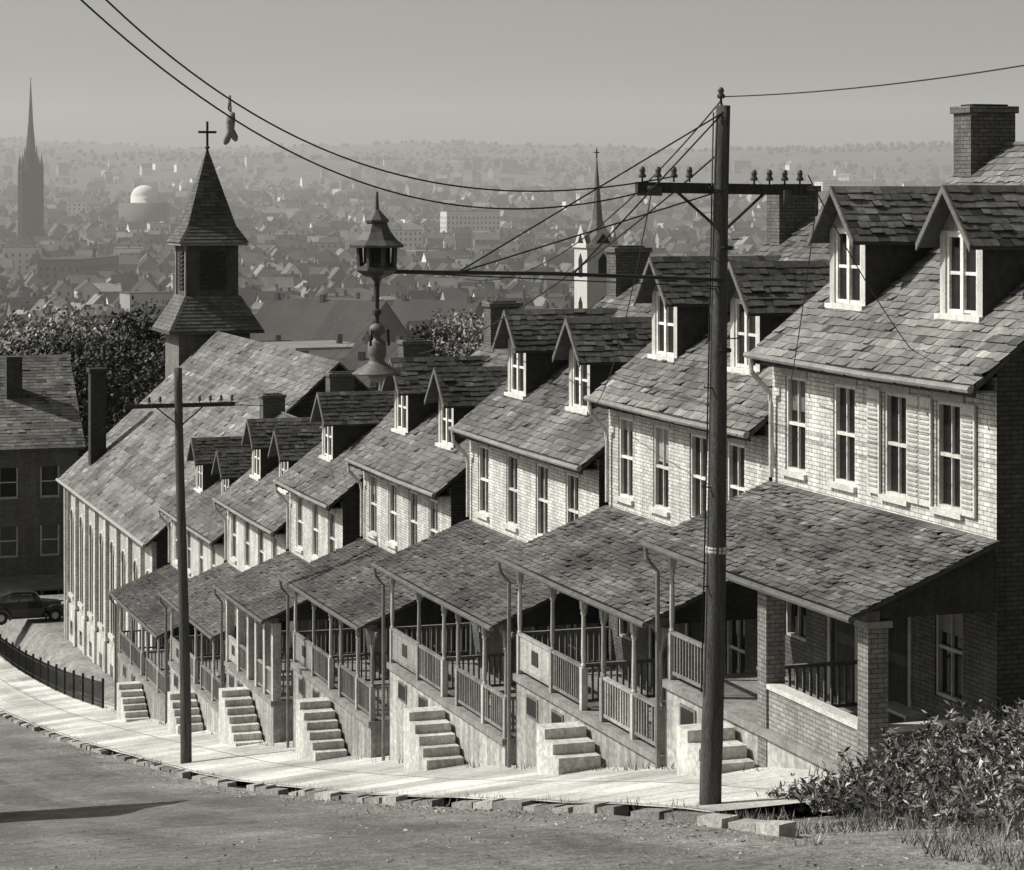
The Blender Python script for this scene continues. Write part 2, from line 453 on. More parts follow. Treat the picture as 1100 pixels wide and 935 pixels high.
    po.box(.03, W-.03, -PD+.121, -.003, 2.46, 2.5, 'wood_grey', .3)  # porch ceiling, darkened in colour to deepen the shade below
    for x, sg in ((.02, -1), (W-.02, 1)):
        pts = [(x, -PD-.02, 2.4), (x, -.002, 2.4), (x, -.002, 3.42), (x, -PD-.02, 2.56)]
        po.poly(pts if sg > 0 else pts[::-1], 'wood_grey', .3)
    yF, zF, zB = -PD-.34, 2.5, 3.5
    po.hexa([(-.1, yF, zF-.07), (W+.1, yF, zF-.07), (W+.1, -.002, zB-.07), (-.1, -.002, zB-.07), (-.1, yF, zF), (W+.1, yF, zF), (W+.1, -.002, zB), (-.1, -.002, zB)], 'slate', .5)
    vv = Vector((0, -yF, zB-zF))
    shingles(po, (-.1, yF, zF+.003), (1, 0, 0), vv, W+.2, vv.length-.03, .125, .18, 'slate', tone*rc*R.uniform(.62, .9))
    po.tube([(-.12, yF-.07, zF-.05), (W*.5, yF-.07, zF-.09), (W+.12, yF-.07, zF-.07)], .06, 'metal_dark', 3, 8)
    po.tube([(.0, yF-.07, zF-.1), (.0, yF-.05, zF-.3), (.02, -PD-.18, zF-.55), (.02, -PD-.18, -.2), (.02, -PD-.18, gl(0)+.05)], .045, 'metal_dark', 5, 8)
    # household clutter: bench / tub under the back wall
    po.box(W*.62, W*.62+1.1, -.5, -.12, .38, .43, 'wood_grey', 1.6)
    for q in (.05, 1.0): po.box(W*.62+q, W*.62+q+.06, -.48, -.14, 0, .38, 'wood_grey', 1.3)
    po.build('porch', root)
    stp = MB()
    y0, y1 = -PD-1.0, -PD-.13
    stp.box(lx, lx+lw*.5, y0, y1, -6, -.2, 'step_concrete', 1)
    stp.box(lx+lw*.5+.002, lx+lw, y0, y1, -6, -.4, 'step_concrete', .95)
    x = lx+lw; z = -.4
    for k in range(9):
        z -= .2
        if z < gl(x+.2)+.08: break
        stp.box(x+.002, x+.32, y0-.003*k, y1, -6, z, 'step_concrete', R.uniform(.8, 1.1))
        x += .32
    stp.build('steps', root)
    return root

make_house(0, -8.1, -2.86, (1.6, 5.7), 'brick', tone=1.0, shutters=(2, 3), land=.49, rc=1.25)
make_house(8.4, .15, -4.32, (1.4, 5.55), tone=.93, rc=1.15)
make_house(18.3, 9.0, -5.88, (1.6, 6.1), tone=1.0, rc=.95)
make_house(28.6, 19.9, -7.74, (1.5, 5.9), tone=.9)
make_house(37.9, 31.0, -9.40, (2.2,), 'stucco', wins=(.2, .5, .8), tone=.97, rc=.95)
h6 = make_house(47.7, 38.4, -11.17, (1.6, 5.9), tone=1.02)
make_house(58.8, 48.3, -12.84, (2.3, 7.3), tone=.93, rc=.85)

def person():
    zf = -11.17-5.9
    root = empty('seated_person', PW(47.7-5.9, 1.25, zf), RZ)
    V = [(0, .02, .5), (0, .06, .75), (0, .05, 1.0), (0, .03, 1.12), (0, .0, 1.22),
         (.1, -.02, .5), (.13, -.42, .52), (.13, -.44, .1), (.13, -.62, .05),
         (-.1, -.02, .5), (-.13, -.42, .52), (-.13, -.44, .1), (-.13, -.62, .05),
         (.2, .04, 1.02), (.26, -.02, .76), (.14, -.28, .64), (.12, -.36, .62),
         (-.2, .04, 1.02), (-.26, -.02, .76), (-.14, -.28, .64), (-.12, -.36, .62)]
    E = [(0, 1), (1, 2), (2, 3), (3, 4), (0, 5), (5, 6), (6, 7), (7, 8), (0, 9), (9, 10), (10, 11), (11, 12), (2, 13), (13, 14), (14, 15), (15, 16), (2, 17), (17, 18), (18, 19), (19, 20)]
    rr = [.15, .14, .15, .06, .055, .1, .075, .05, .04, .1, .075, .05, .04, .065, .05, .035, .03, .065, .05, .035, .03]
    me = bpy.data.meshes.new('body'); me.from_pydata(V, E, [])
    ob = bpy.data.objects.new('body', me); bpy.context.scene.collection.objects.link(ob); ob.parent = root
    ob.modifiers.new('skin', 'SKIN')
    for i, r_ in enumerate(rr): me.skin_vertices[0].data[i].radius = (r_, r_)
    me.skin_vertices[0].data[0].use_root = True
    ob.modifiers.new('sub', 'SUBSURF').levels = 1
    mt = bpy.data.materials.new('dress'); mt.use_nodes = True
    nz = mt.node_tree.nodes.new('ShaderNodeTexNoise'); nz.inputs['Scale'].default_value = 9
    cr = mt.node_tree.nodes.new('ShaderNodeValToRGB'); cr.color_ramp.elements[0].color = (.25, .245, .23, 1); cr.color_ramp.elements[1].color = (.55, .54, .5, 1)
    mt.node_tree.links.new(nz.outputs[0], cr.inputs[0]); mt.node_tree.links.new(cr.outputs[0], mt.node_tree.nodes['Principled BSDF'].inputs['Base Color'])
    me.materials.append(mt)
    h = MB()
    h.lathe([(0, -.13), (.05, -.12), (.075, -.06), (.085, .0), (.085, .05), (.06, .1), (0, .125)], (0, -.01, 1.34), 'skin', 1, 12)
    h.lathe([(.088, .02), (.095, .06), (.07, .12), (0, .145)], (0, .005, 1.34), 'cloth', .3, 12)
    h.tube([(0, -.09, 1.36), (0, -.11, 1.32)], .012, 'skin')
    for sx in (-1, 1):
        h.tube([(sx*.085, 0, 1.36), (sx*.095, .01, 1.32)], .015, 'skin')
        h.tube([(sx*.03, -.083, 1.36), (sx*.03, -.09, 1.36)], .01, 'metal_dark')
    h.build('head', root, True)
    c = MB()
    c.box(-.24, .24, -.24, .24, .36, .4, 'wood_dark'); c.box(-.24, .24, .22, .26, .4, 1.0, 'wood_dark')
    for sx in (-.22, .22):
        for sy in (-.22, .22): c.box(sx-.02, sx+.02, sy-.02, sy+.02, 0, .36, 'wood_dark')
    c.build('chair', root)
person()

# ------------------------------------------------------------------ church
def church():
    tl, tr, ez = 87.0, 62.0, -14.8
    W = tl-tr; z0 = ez
    root = empty('brick_church', PW(tl, 0, z0), RZ)
    mb = MB(); D = 16; RY = 8; rz = 7.6
    n = 8; bw = W/n
    mb.poly([(0, 0, -11), (W, 0, -11), (W, 0, .1), (0, 0, .1)], 'brick', .75)
    mb.box(-.05, W+.05, -.1, -.003, -12, -6.4, 'stucco', 1.4)
    for k in range(n+1):
        x = min(max(k*bw, .3), W-.3)
        mb.box(x-.28, x+.28, -.22, -.101, -12, -6.3, 'stucco', 1.4)
        mb.box(x-.25, x+.25, -.18, -.003, -6.3, -.3, 'brick', .95)
    mb.box(0, W, -.22, -.003, -.3, .08, 'brick', .9)
    for k in range(n):
        x = (k+.5)*bw; hw = .62; zb, zt = -5.8, -2.0
        mb.box(x-hw-.1, x+hw+.1, -.16, -.005, zb-.2, zb, 'stone')
        mb.box(x-hw, x+hw, -.03, -.006, zb, zt, 'glass')
        for sg in (-1, 1): mb.box(x+sg*hw-.06, x+sg*hw+.06, -.07, -.031, zb, zt, 'wood_white')
        mb.box(x-.03, x+.03, -.06, -.031, zb, zt+.5, 'wood_white')
        arc = [(x+hw*math.cos(a), zt+hw*math.sin(a)) for a in [math.pi*i/8 for i in range(9)]]
        mb.poly([(a, -.03, b) for a, b in arc][::-1], 'glass')
        mb.tube([(x+(hw+.03)*math.cos(a), -.05, zt+(hw+.03)*math.sin(a)) for a in [math.pi*i/8 for i in range(9)]], .06, 'stone', 1, 5)
        mb.box(x-.35, x+.35, -.12, -.1, -7.9, -7.2, 'glass')
    for x, sg in ((0, -1), (W, 1)):
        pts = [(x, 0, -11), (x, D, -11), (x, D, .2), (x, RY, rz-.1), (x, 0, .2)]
        mb.poly(pts if sg > 0 else pts[::-1], 'brick_dark', 1)  # gable ends painted dark to deepen their shaded look
    mb.poly([(0, D, -11), (0, D, .2), (W, D, .2), (W, D, -11)], 'brick')
    mb.build('walls', root)
    rf = MB()
    rf.hexa([(-.3, -.5, -.12), (W+.3, -.5, -.12), (W+.3, RY, rz-.12), (-.3, RY, rz-.12), (-.3, -.5, 0), (W+.3, -.5, 0), (W+.3, RY, rz), (-.3, RY, rz)], 'slate', .8)
    rf.hexa([(-.3, RY, rz-.12), (W+.3, RY, rz-.12), (W+.3, D+.5, -.1), (-.3, D+.5, -.1), (-.3, RY, rz), (W+.3, RY, rz), (W+.3, D+.5, 0), (-.3, D+.5, 0)], 'slate', .8)
    vv = Vector((0, RY+.5, rz))
    shingles(rf, (-.3, -.5, .003), (1, 0, 0), vv, W+.6, vv.length, .26, .4, 'slate', 1.1)
    rf.tube([(-.3, -.58, -.05), (W+.3, -.58, -.05)], .09, 'metal_light', .7)
    rf.build('roof', root)
    ch = MB()
    ch.box(2.6, 3.4, .6, 1.4, -1, 5.8, 'brick_dark', .8); ch.box(2.52, 3.48, .52, 1.48, 5.8, 6.0, 'brick_dark', 1)
    ch.tube([(.3, -.25, -.2), (.3, -.22, -10)], .08, 'metal_light')
    ch.build('chimney', root)
    tw = MB()
    cx, cy = -3.1, 8.0
    def sq(h, za, zb, mat, col=1.0): tw.box(cx-h, cx+h, cy-h, cy+h, za, zb, mat, col)
    def zz(w): return w - z0
    sq(1.95, -12, zz(-7.0), 'brick_mid', .9)
    def pyr(h0, zA, h1, zB, col, mat='slate'):
        c0 = [(cx-h0, cy-h0, zA), (cx+h0, cy-h0, zA), (cx+h0, cy+h0, zA), (cx-h0, cy+h0, zA)]
        c1 = [(cx-h1, cy-h1, zB), (cx+h1, cy-h1, zB), (cx+h1, cy+h1, zB), (cx-h1, cy+h1, zB)]
        for i in range(4):
            j = (i+1) % 4
            tw.poly([c0[i], c0[j], c1[j], c1[i]], mat, col*R.uniform(.95, 1.05))
            a, b, c, d = Vector(c0[i]), Vector(c0[j]), Vector(c1[j]), Vector(c1[i])
            nr = max(2, int((a-d).length/.22))
            for r in range(nr):
                u0, u1 = r/nr, (r+1)/nr
                p, q = a.lerp(d, u0), b.lerp(c, u0); p2, q2 = a.lerp(d, u1), b.lerp(c, u1)
                nn = (b-a).cross(d-a).normalized()
                m_ = max(1, int((q-p).length/.35))
                for e in range(m_):
                    x0_, x1_ = e/m_, (e+1)/m_
                    tw.poly([p.lerp(q, x0_)+nn*.035, p.lerp(q, x1_)+nn*.035, p2.lerp(q2, x1_)+nn*.01, p2.lerp(q2, x0_)+nn*.01], mat, col*R.uniform(.65, 1.3))
        tw.poly(c0[::-1], mat, col)
    pyr(2.55, zz(-7.2), 1.5, zz(-5.35), .85)
    tw.box(cx-2.6, cx+2.6, cy-2.6, cy+2.6, zz(-7.36), zz(-7.21), 'wood_dark', 2)
    sq(1.42, zz(-5.6), zz(-2.5), 'wood_grey', .6)
    for k in range(9):
        za = zz(-5.0)+k*.24
        tw.box(cx-.7, cx+.7, cy-1.52, cy-1.43, za, za+.12, 'wood_dark')
        tw.box(cx+1.43, cx+1.52, cy-.7, cy+.7, za, za+.12, 'wood_dark')
    for sg in (-1, 1):
        tw.box(cx+sg*1.32-.12, cx+sg*1.32+.12, cy-1.5, cy-1.421, zz(-5.5), zz(-2.5), 'wood_grey', 1.4)
    tw.box(cx-1.85, cx+1.85, cy-1.85, cy+1.85, zz(-2.62), zz(-2.48), 'wood_grey', 1.6)
    pyr(1.9, zz(-2.47), 1.3, zz(-1.55), .7)
    pyr(1.3, zz(-1.55), .85, zz(-.1), .7)
    pyr(.85, zz(-.1), .02, zz(2.6), .7)
    tw.tube([(cx, cy, zz(2.4)), (cx, cy, zz(4.15))], .07, 'metal_dark')
    tw.lathe([(.02, 0), (.16, .12), (.02, .26)], (cx, cy, zz(2.6)), 'metal_dark')
    d = .5
    tw.box(cx-.06, cx+.06, cy-d, cy+d, zz(3.5), zz(3.63), 'metal_dark')
    tw.build('bell_tower', root)
church()

# ------------------------------------------------------------------ utility poles
def pole(base, top, r0, r1, arm_z, arm_len, name, arm_off=0.0, tilt=0.0, npin=3, ah=.06):
    root = empty(name, base, RZ)
    dt = Matrix.Rotation(-RZ, 3, 'Z') @ (Vector(top)-Vector(base))
    mb = MB()
    n = 22; pts = []; rs = []
    for i in range(n):
        u = i/(n-1)
        pts.append(dt*u + Vector((.02*math.sin(u*5), .035*math.sin(u*4+1)-.029, 0)) - (Vector((0, 0, .5)) if i == 0 else Vector()))
        rs.append((r0+(r1-r0)*u)*(1+.03*noise.noise(Vector((i*1.7, 0, 0)))))
    mb.tube(pts, rs, 'pole_wood', 1, 14)
    mb.build('shaft', root, True)
    a = MB()
    za = arm_z-base[2]; c = dt*(za/dt.z)
    h = arm_len/2
    ox = -r1-.08
    y0, y1 = c.y-h+arm_off, c.y+h+arm_off
    a.hexa([(c.x+ox, y0, za-ah+tilt*h), (c.x+ox+.1, y0, za-ah+tilt*h), (c.x+ox+.1, y1, za-ah-tilt*h), (c.x+ox, y1, za-ah-tilt*h),
            (c.x+ox, y0, za+ah+tilt*h), (c.x+ox+.1, y0, za+ah+tilt*h), (c.x+ox+.1, y1, za+ah-tilt*h), (c.x+ox, y1, za+ah-tilt*h)], 'pole_wood', .6)
    for sg in (-1, 1):
        a.tube([(c.x-r1-.04, c.y+sg*.68, za-.05), (c.x-r1-.03, c.y, za-.62)], .022, 'metal_dark', 1)
    a.build('crossarm', root)
    ins = MB()
    for sg in (-1, 1):
        for k in range(npin):
            y = c.y+arm_off+sg*(h-.09-k*(h-.35)/npin)
            zz_ = za+ah-sg*tilt*h
            ins.tube([(c.x-r1-.03, y, zz_), (c.x-r1-.03, y, zz_+.1)], .014, 'metal_dark')
            ins.lathe([(.0, .19), (.03, .18), (.045, .12), (.03, .1), (.055, .06), (.05, .03), (.0, .03)], (c.x-r1-.03, y, zz_+.03), 'metal_dark', 2)
    ins.build('insulators', root, True)
    return root
P1B = (2.80, 34.3, G(-9.3)+.1); P1T = (3.06, 34.3, 1.30)
p1 = pole(P1B, P1T, .16, .10, .12, 2.62, 'utility_pole', tilt=.015, npin=4, ah=.075)
P2B = (-9.45, 70.2, G(28.6)+.1); P2T = (-9.62, 70.2, -4.95)
p2 = pole(P2B, P2T, .17, .115, -6.05, 3.25, 'utility_pole', npin=4)
def upx(px, py, Y): return Vector(((px-550)/F*Y, Y, -(py-HZ)/F*Y))
hw = MB()
t0 = Vector(P1T)
hw.tube([(t0.x-.03, t0.y, t0.z-.3), (t0.x-.1, t0.y-.02, t0.z+.05), (t0.x-.1, t0.y-.02, t0.z+.14)], .02, 'metal_dark')
hw.lathe([(0, .16), (.03, .15), (.05, .1), (.03, .08), (.06, .04), (.05, .0), (0, .0)], (t0.x-.1, t0.y-.02, t0.z+.1), 'metal_dark', 2)
for z in (-.75, -2.2, -5.0, -5.05):
    u = (z-P1B[2])/(P1T[2]-P1B[2]); xx = P1B[0]+(P1T[0]-P1B[0])*u
    hw.lathe([(.165-.06*u, 0), (.18-.06*u, .01), (.18-.06*u, .05), (.165-.06*u, .06)], (xx, 34.3, z), 'metal_light' if z < -4 else 'metal_dark', 1, 14)
hw.tube([(2.98-.13, 34.25, 1.2), (2.94-.15, 34.25, -2), (2.86-.18, 34.22, -7)], .012, 'wire')
for k in range(9):
    z = -5.5+k*.7; u = (z-P1B[2])/(P1T[2]-P1B[2]); xx = P1B[0]+(P1T[0]-P1B[0])*u; sg = 1 if k % 2 else -1
    hw.tube([(xx+sg*.1, 34.2, z), (xx+sg*.24, 34.18, z+.01), (xx+sg*.24, 34.18, z+.05)], .01, 'metal_dark')
hw.box(P1T[0]-1.3, P1T[0]-.95, 34.0, 34.1, .02, .16, 'metal_dark', 2)
hw.box(P1T[0]+.8, P1T[0]+.9, 34.3, 34.4, -.12, .1, 'metal_dark', 2)
ho = hw.build('pole_hardware', None, True)
ho.parent = p1; ho.matrix_parent_inverse = (Matrix.Translation(P1B) @ Matrix.Rotation(RZ, 4, 'Z')).inverted()

def lamp():
    A = Vector((2.99, 34.2, -1.17))
    Bp = upx(405, 292, 32.75)
    root = empty('street_lamp', Bp)
    mb = MB()
    d = A-Bp
    mb.tube([d, d*.5+Vector((0, 0, .03)), (0, 0, 0)], .028, 'metal_dark', 1, 8)
    mb.tube([d+Vector((0, 0, -.1)), Vector((.5, .17, -.03))], .01, 'metal_dark')
    mb.tube([Vector((2.99, 34.2, 1.2))-Bp, d*.22], .012, 'wire')
    mb.tube([Vector((2.99, 34.2, .1))-Bp, d*.22], .012, 'wire')
    mb.tube([Vector((2.99, 34.2, 1.2))-Bp, d*.55], .012, 'wire')
    mb.build('mast_arm', root)
    h = MB(); q8 = math.pi/8
    h.lathe([(.385, .33), (.39, .36), (.29, .43), (.2, .54), (.145, .66), (.17, .67), (.17, .7), (.09, .78), (.03, .84), (.015, 1.08), (0, 1.09)], (0, 0, 0), 'metal_dark', 2.2, 8, q8)
    h.lathe([(0, .31), (.385, .33)], (0, 0, 0), 'metal_dark', 1, 8, q8)
    for k in range(8):
        a = math.pi*k/4+q8
        h.tube([(.24*math.cos(a), .24*math.sin(a), .02), (.26*math.cos(a), .26*math.sin(a), .33)], .035, 'metal_dark', 1.6, 4)
    h.lathe([(.27, .0), (.3, .02), (.29, .06), (.23, .09), (.21, .12)], (0, 0, 0), 'metal_dark', 1.6, 8, q8)
    h.lathe([(0, .34), (.19, .32), (.19, .0), (.0, .0)], (0, 0, 0), 'metal_dark', .6, 8, q8)
    h.lathe([(.27, 0), (.2, -.05), (.08, -.09), (.04, -.14), (.03, -.5), (.06, -.52), (.06, -.58), (.03, -.6), (.03, -.72)], (0, 0, 0), 'metal_dark', 1.2, 8, q8)
    h.build('hood', root, False)
    s = MB()
    s.lathe([(.04, -.7), (.1, -.74), (.12, -.82), (.05, -.86), (.05, -.92), (.12, -.95), (.13, -1.12), (.1, -1.2), (.13, -1.24), (.32, -1.36), (.34, -1.39), (.2, -1.38), (0, -1.35)], (0, 0, 0), 'metal_dark', 3.5, 16)
    s.lathe([(.1, -1.37), (.12, -1.42), (.09, -1.48), (0, -1.5)], (0, 0, 0), 'curtain', .6, 12)
    for k in range(3):
        a = 2.1*k
        s.tube([(.15*math.cos(a), .15*math.sin(a), -.78), (.16*math.cos(a), .16*math.sin(a), -1.0)], .02, 'metal_dark')
    s.build('lamp_shade', root, True)
lamp()

def wires():
    root = empty('overhead_wires')
    mb = MB()
    def cat(a, b, sag, r=.011, n=28):
        a, b = Vector(a), Vector(b)
        mb.tube([a.lerp(b, i/n) - Vector((0, 0, sag*4*(i/n)*(1-i/n))) for i in range(n+1)], r, 'wire', 1, 5)
    def fit(a, m, b, n=40, r=.011):
        a, m, b = Vector(a), Vector(m), Vector(b); c = m*2-(a+b)/2
        mb.tube([a*(1-u)**2 + c*2*u*(1-u) + b*u*u for u in [i/n for i in range(n+1)]], r, 'wire', 1, 5)
    fit(upx(30, -55, 24), upx(400, 200, 30.5), upx(703, 203, 34.0))
    fit(upx(60, -55, 24), upx(400, 180, 30.5), upx(722, 190, 34.2))
    fit(upx(778, 104, 34.3), upx(945, 92, 30), upx(1160, 60, 26), r=.009)
    cat(upx(775, 108, 34.3), upx(500, 300, 60), .8, .012)
    cat(upx(772, 165, 34.3), upx(450, 380, 78), .5, .015)
    cat(upx(868, 188, 34.6), upx(1000, 402, 41), .2, .009)
    cat(upx(878, 210, 34.6), upx(850, 408, 43), .15, .009)
    cat(upx(700, 206, 34.0), upx(640, 435, 52), .5, .009)
    for dx in (-55, -35, 30, 50):
        cat(upx(194+dx, 433, 70), upx(430+dx*.6, 350, 110), 1.2, .008)
    mb.build('wires', root)
wires()
def shoes():
    c = upx(247, 108, 28.4)
    root = empty('hanging_shoes', c)
    mb = MB()
    mb.tube([(0, 0, .06), (.01, 0, -.1), (.0, .02, -.2)], .012, 'cloth', .8)
    mb.tube([(0, 0, .06), (-.02, .02, -.1), (.03, .05, -.16)], .012, 'cloth', .8)
    for ox, oz, k in ((-.015, -.18, 1), (.03, -.14, -1)):
        mb.tube([(ox, 0, oz), (ox+.01*k, 0, oz-.08), (ox+.015*k, 0, oz-.2), (ox-.03*k, 0, oz-.3), (ox-.045*k, 0, oz-.34)], [.028, .045, .038, .04, .015], 'cloth', 1.6, 8)
    mb.build('shoes', root, True)
shoes()

# ------------------------------------------------------------------ ground, road, pavement
def sheet(name, ts, ss, zf, mat, colf=None, parent=None):
    vs = []; n = len(ss)
    for t in ts:
        for s in ss:
            vs.append(PW(t, s, zf(t, s)))
    mb = MB(); mb.v = [tuple(v) for v in vs]
    for i in range(len(ts)-1):
        for j in range(n-1):
            a = i*n+j
            mb.f.append((a, a+n, a+n+1, a+1)); mb.m.append(mat if isinstance(mat, str) else mat(ts[i], ss[j])); mb.c.append(colf(ts[i], ss[j]) if colf else 1.0)
    return mb.build(name, parent, True)
def rng_(a, b, st):
    o = []; x = a
    while x < b-1e-6: o.append(x); x += st
    o.append(b); return o
ts = rng_(-110, -30, 4)[:-1]+rng_(-30, 130, 2)[:-1]+rng_(130, 400, 8)[:-1]+rng_(400, 1400, 25)[:-1]+rng_(1400, 6400, 50)
ss = [-3600, -3000, -2500]+rng_(-2100, -300, 50)[:-1]+rng_(-300, -20, 14)[:-1]+rng_(-20, 30, 1)[:-1]+rng_(30, 300, 14)[:-1]+rng_(300, 2600, 50)
def gmatsel(t, s):
    if t < 130 and -14 < s < 40: return 'dirt'
    return 'land'
sheet('ground', ts, ss, lambda t, s: ground(t, s)-(.06 if (-100 < t < 230 and 1 < s < 22) else 0), gmatsel)
def rough_(t, s): return noise.noise(Vector((t*.7, s*.7, 0)))*.03 + noise.noise(Vector((t*2.5, s*2.5, 4)))*.014
def rcol(t, s):
    c = 1+.45*noise.noise(Vector((t*.12, s*.9, 2)))+.2*noise.noise(Vector((t*.8, s*.8, 5)))
    e = max(0, 1-(s-6)/1.6)
    return c*(1+.4*e)
sheet('road', rng_(-60, -22, 2)[:-1]+rng_(-22, 20, .4)[:-1]+rng_(20, 130, 1), rng_(6.0, 19, .4), lambda t, s: G(t)+rough_(t, s)-.01, 'asphalt', rcol)
def swz(t, s): return G(t)+cross(t, s)+noise.noise(Vector((t*.5, s*.5, 9)))*.015
def scol(t, s): return 1+.4*noise.noise(Vector((t*.3, s*.6, 7)))
sheet('sidewalk', rng_(-10.5, 100, .8), rng_(1.6, 5.85, .5), swz, 'concrete', scol)
cb = MB(); t = -13.2
while t < 100:
    l = R.uniform(.5, 1.5); z = G(t+l/2)
    h = .13+R.uniform(-.05, .02); j = R.uniform(-.06, .05)
    if R.random() > .08:
        a = PW(t+.02, 5.83+j); b = PW(t+l-.03, 5.83+j+R.uniform(-.03, .03)); c = PW(t+l-.03, 6.07+j+R.uniform(-.04, .02)); d = PW(t+.02, 6.07+j)
        z0, z1 = G(t)+h+.02, G(t+l)+h+R.uniform(-.02, .02)
        cb.hexa([(a.x, a.y, z0-.5), (d.x, d.y, z0-.5), (c.x, c.y, z1-.5), (b.x, b.y, z1-.5), (a.x, a.y, z0), (d.x, d.y, z0-.03), (c.x, c.y, z1-.03), (b.x, b.y, z1)], 'curb_stone', R.uniform(.5, 1.3))
    t += l
cb.build('kerb')
pb = MB()
for k in range(4200):
    t = R.uniform(-14, 45); s = 6.1+abs(R.gauss(0, .5))
    if k % 2 == 0: s = R.uniform(5.9, 17) if k % 4 else R.uniform(3.5, 8); t = R.uniform(-24, 4)
    c = PW(t, s); z = G(t)+rough_(t, s); r = R.uniform(.008, .04)
    pts = [Vector((c.x, c.y, z))+Vector((R.uniform(-1, 1), R.uniform(-1, 1), R.uniform(-.3, .8)))*r for _ in range(4)]
    for f in ((0, 1, 2), (0, 2, 3), (0, 1, 3), (1, 2, 3)):
        pb.poly([pts[i] for i in f], 'curb_stone', R.uniform(.3, 1.8))
pb.build('gutter_pebbles')

fe = MB(); root = empty('iron_fence')
t = 61.0; k = 0
while t < 100:
    c = PW(t, 2.45); z = G(t)+cross(t, 2.45)
    w = .017; hh = 1.1
    if k % 9 == 0: w = .05; hh = 1.25
    fe.box(c.x-w, c.x+w, c.y-w, c.y+w, z-.1, z+hh, 'metal_dark', .6)
    t += .3; k += 1
for dz in (.2, .95):
    for i in range(13):
        a, b = 61+3*i, 64+3*i
        fe.tube([PW(a, 2.45, G(a)+cross(a, 2.45)+dz), PW(b, 2.45, G(b)+cross(b, 2.45)+dz)], .022, 'metal_dark', .6)
fe.build('pickets', root)

# ------------------------------------------------------------------ vegetation
def leafcloud(mb, c, rx, rz, n, size, mat, rng=R, hollow=.35):
    clumps = []
    for k in range(max(5, n//110)):
        while True:
            p = Vector((rng.uniform(-1, 1), rng.uniform(-1, 1), rng.uniform(-1, 1)))
            if hollow < p.length < 1: break
        clumps.append((Vector((p.x*rx, p.y*rx, p.z*rz)), rng.uniform(.14, .34)*rx, rng.uniform(.55, 1.5)))
    for k in range(n):
        cc, cr, cv = clumps[rng.randrange(len(clumps))]
        d = Vector((rng.gauss(0, 1), rng.gauss(0, 1), rng.gauss(0, 1))).normalized()*cr*rng.uniform(.4, 1.25)
        p = Vector(c)+cc+d
        a = Vector((rng.uniform(-1, 1), rng.uniform(-1, 1), rng.uniform(-1, 1))).normalized()*size*rng.uniform(.5, 1.4)
        b = a.cross(Vector((rng.uniform(-1, 1), rng.uniform(-1, 1), rng.uniform(-1, 1)))).normalized()*size*.6
        mb.poly([p-a, p+b, p+a, p-b], mat, cv*rng.uniform(.5, 1.6))
def tree(px, Y, topz, rx, rz, n=2600, size=.3, mat='leaf', name='leafy_tree', seed=1):
    rg = random.Random(seed)
    X = (px-550)/F*Y; gz = gw(X, Y)
    root = empty(name, (X, Y, gz))
    H = topz-gz; mb = MB(); lf = MB()
    mb.tube([(0, 0, -.3), (.1, 0, H*.25), (0, .1, H*.6), (.1, 0, H*.9)], [.35, .27, .16, .04], 'bark', 1, 8)
    for k in range(9):
        a = rg.uniform(0, 6.3); z0 = H*rg.uniform(.35, .75); l = rx*rg.uniform(.6, .95)
        mb.tube([(0, 0, z0), (l*.5*math.cos(a), l*.5*math.sin(a), z0+l*.35), (l*math.cos(a), l*math.sin(a), z0+l*.6)], [.12, .07, .02], 'bark', 1, 6)
    leafcloud(lf, (0, 0, H-rz), rx, rz, n, size, mat, rg)
    mb.build('trunk', root); lf.build('crown', root)
tree(30, 172, -10.2, 6, 4.8, 9000, .19, seed=3)
tree(98, 180, -10.2, 6, 5, 9000, .19, seed=4)
tree(150, 190, -11.0, 5, 5, 8000, .19, seed=5)
tree(-30, 165, -10.5, 5.5, 5, 6000, .2, seed=8)
tree(65, 215, -11, 7, 5, 8000, .22, 'leaf_light', seed=9)
tree(130, 230, -11.5, 7, 5, 8000, .22, seed=10)
tree(505, 118, -5.2, 2.6, 3.2, 5000, .12, 'leaf_light', 'autumn_tree', seed=6)
tree(470, 160, -8.5, 3.2, 3.5, 5000, .15, 'leaf', seed=7)
tree(545, 135, -8.0, 2.8, 3.2, 5000, .13, 'leaf', seed=17)

wd = MB()
for k in range(2300):
    t = -8.9-abs(R.gauss(0, 3.6)); s = R.uniform(-.8, 4.4)
    if t < -22: continue
    ed = sstep(4.8, .6, s - (t+9)*-.12)
    c = PW(t, s, G(t)); h = (.18+.78*ed)*R.uniform(.35, 1.3)
    lean = Vector((R.uniform(-.35, .35), R.uniform(-.35, .35), 1))
    col = R.choice((R.uniform(.4, 1.2), R.uniform(.5, 1.3), R.uniform(1.2, 3.2)))
    p1_ = c+lean*h*.5; p2_ = c+Vector((lean.x*1.5, lean.y*1.5, 1))*h
    sd = Vector((R.uniform(-1, 1), R.uniform(-1, 1), 0)).normalized()*.008
    wd.poly([c-sd, c+sd, p1_+sd, p1_-sd], 'weed', col*1.2); wd.poly([p1_-sd, p1_+sd, p2_], 'weed', col*1.4)
    for j in range(int(38*h)+3):
        u = R.uniform(.15, 1.02); p = c.lerp(p1_, u*2) if u < .5 else p1_.lerp(p2_, u*2-1)
        q = R.choice((.018, .025, .035, .05))
        a = Vector((R.uniform(-1, 1), R.uniform(-1, 1), R.uniform(-.3, 1))).normalized()*q*1.6
        b = a.cross(Vector((R.uniform(-1, 1), R.uniform(-1, 1), R.uniform(-1, 1)))).normalized()*q*.45
        p = p+a
        wd.poly([p-a, p+b, p+a, p-b], 'weed', col*R.uniform(.4, 1.6))
wd.build('weeds')
gr = MB()
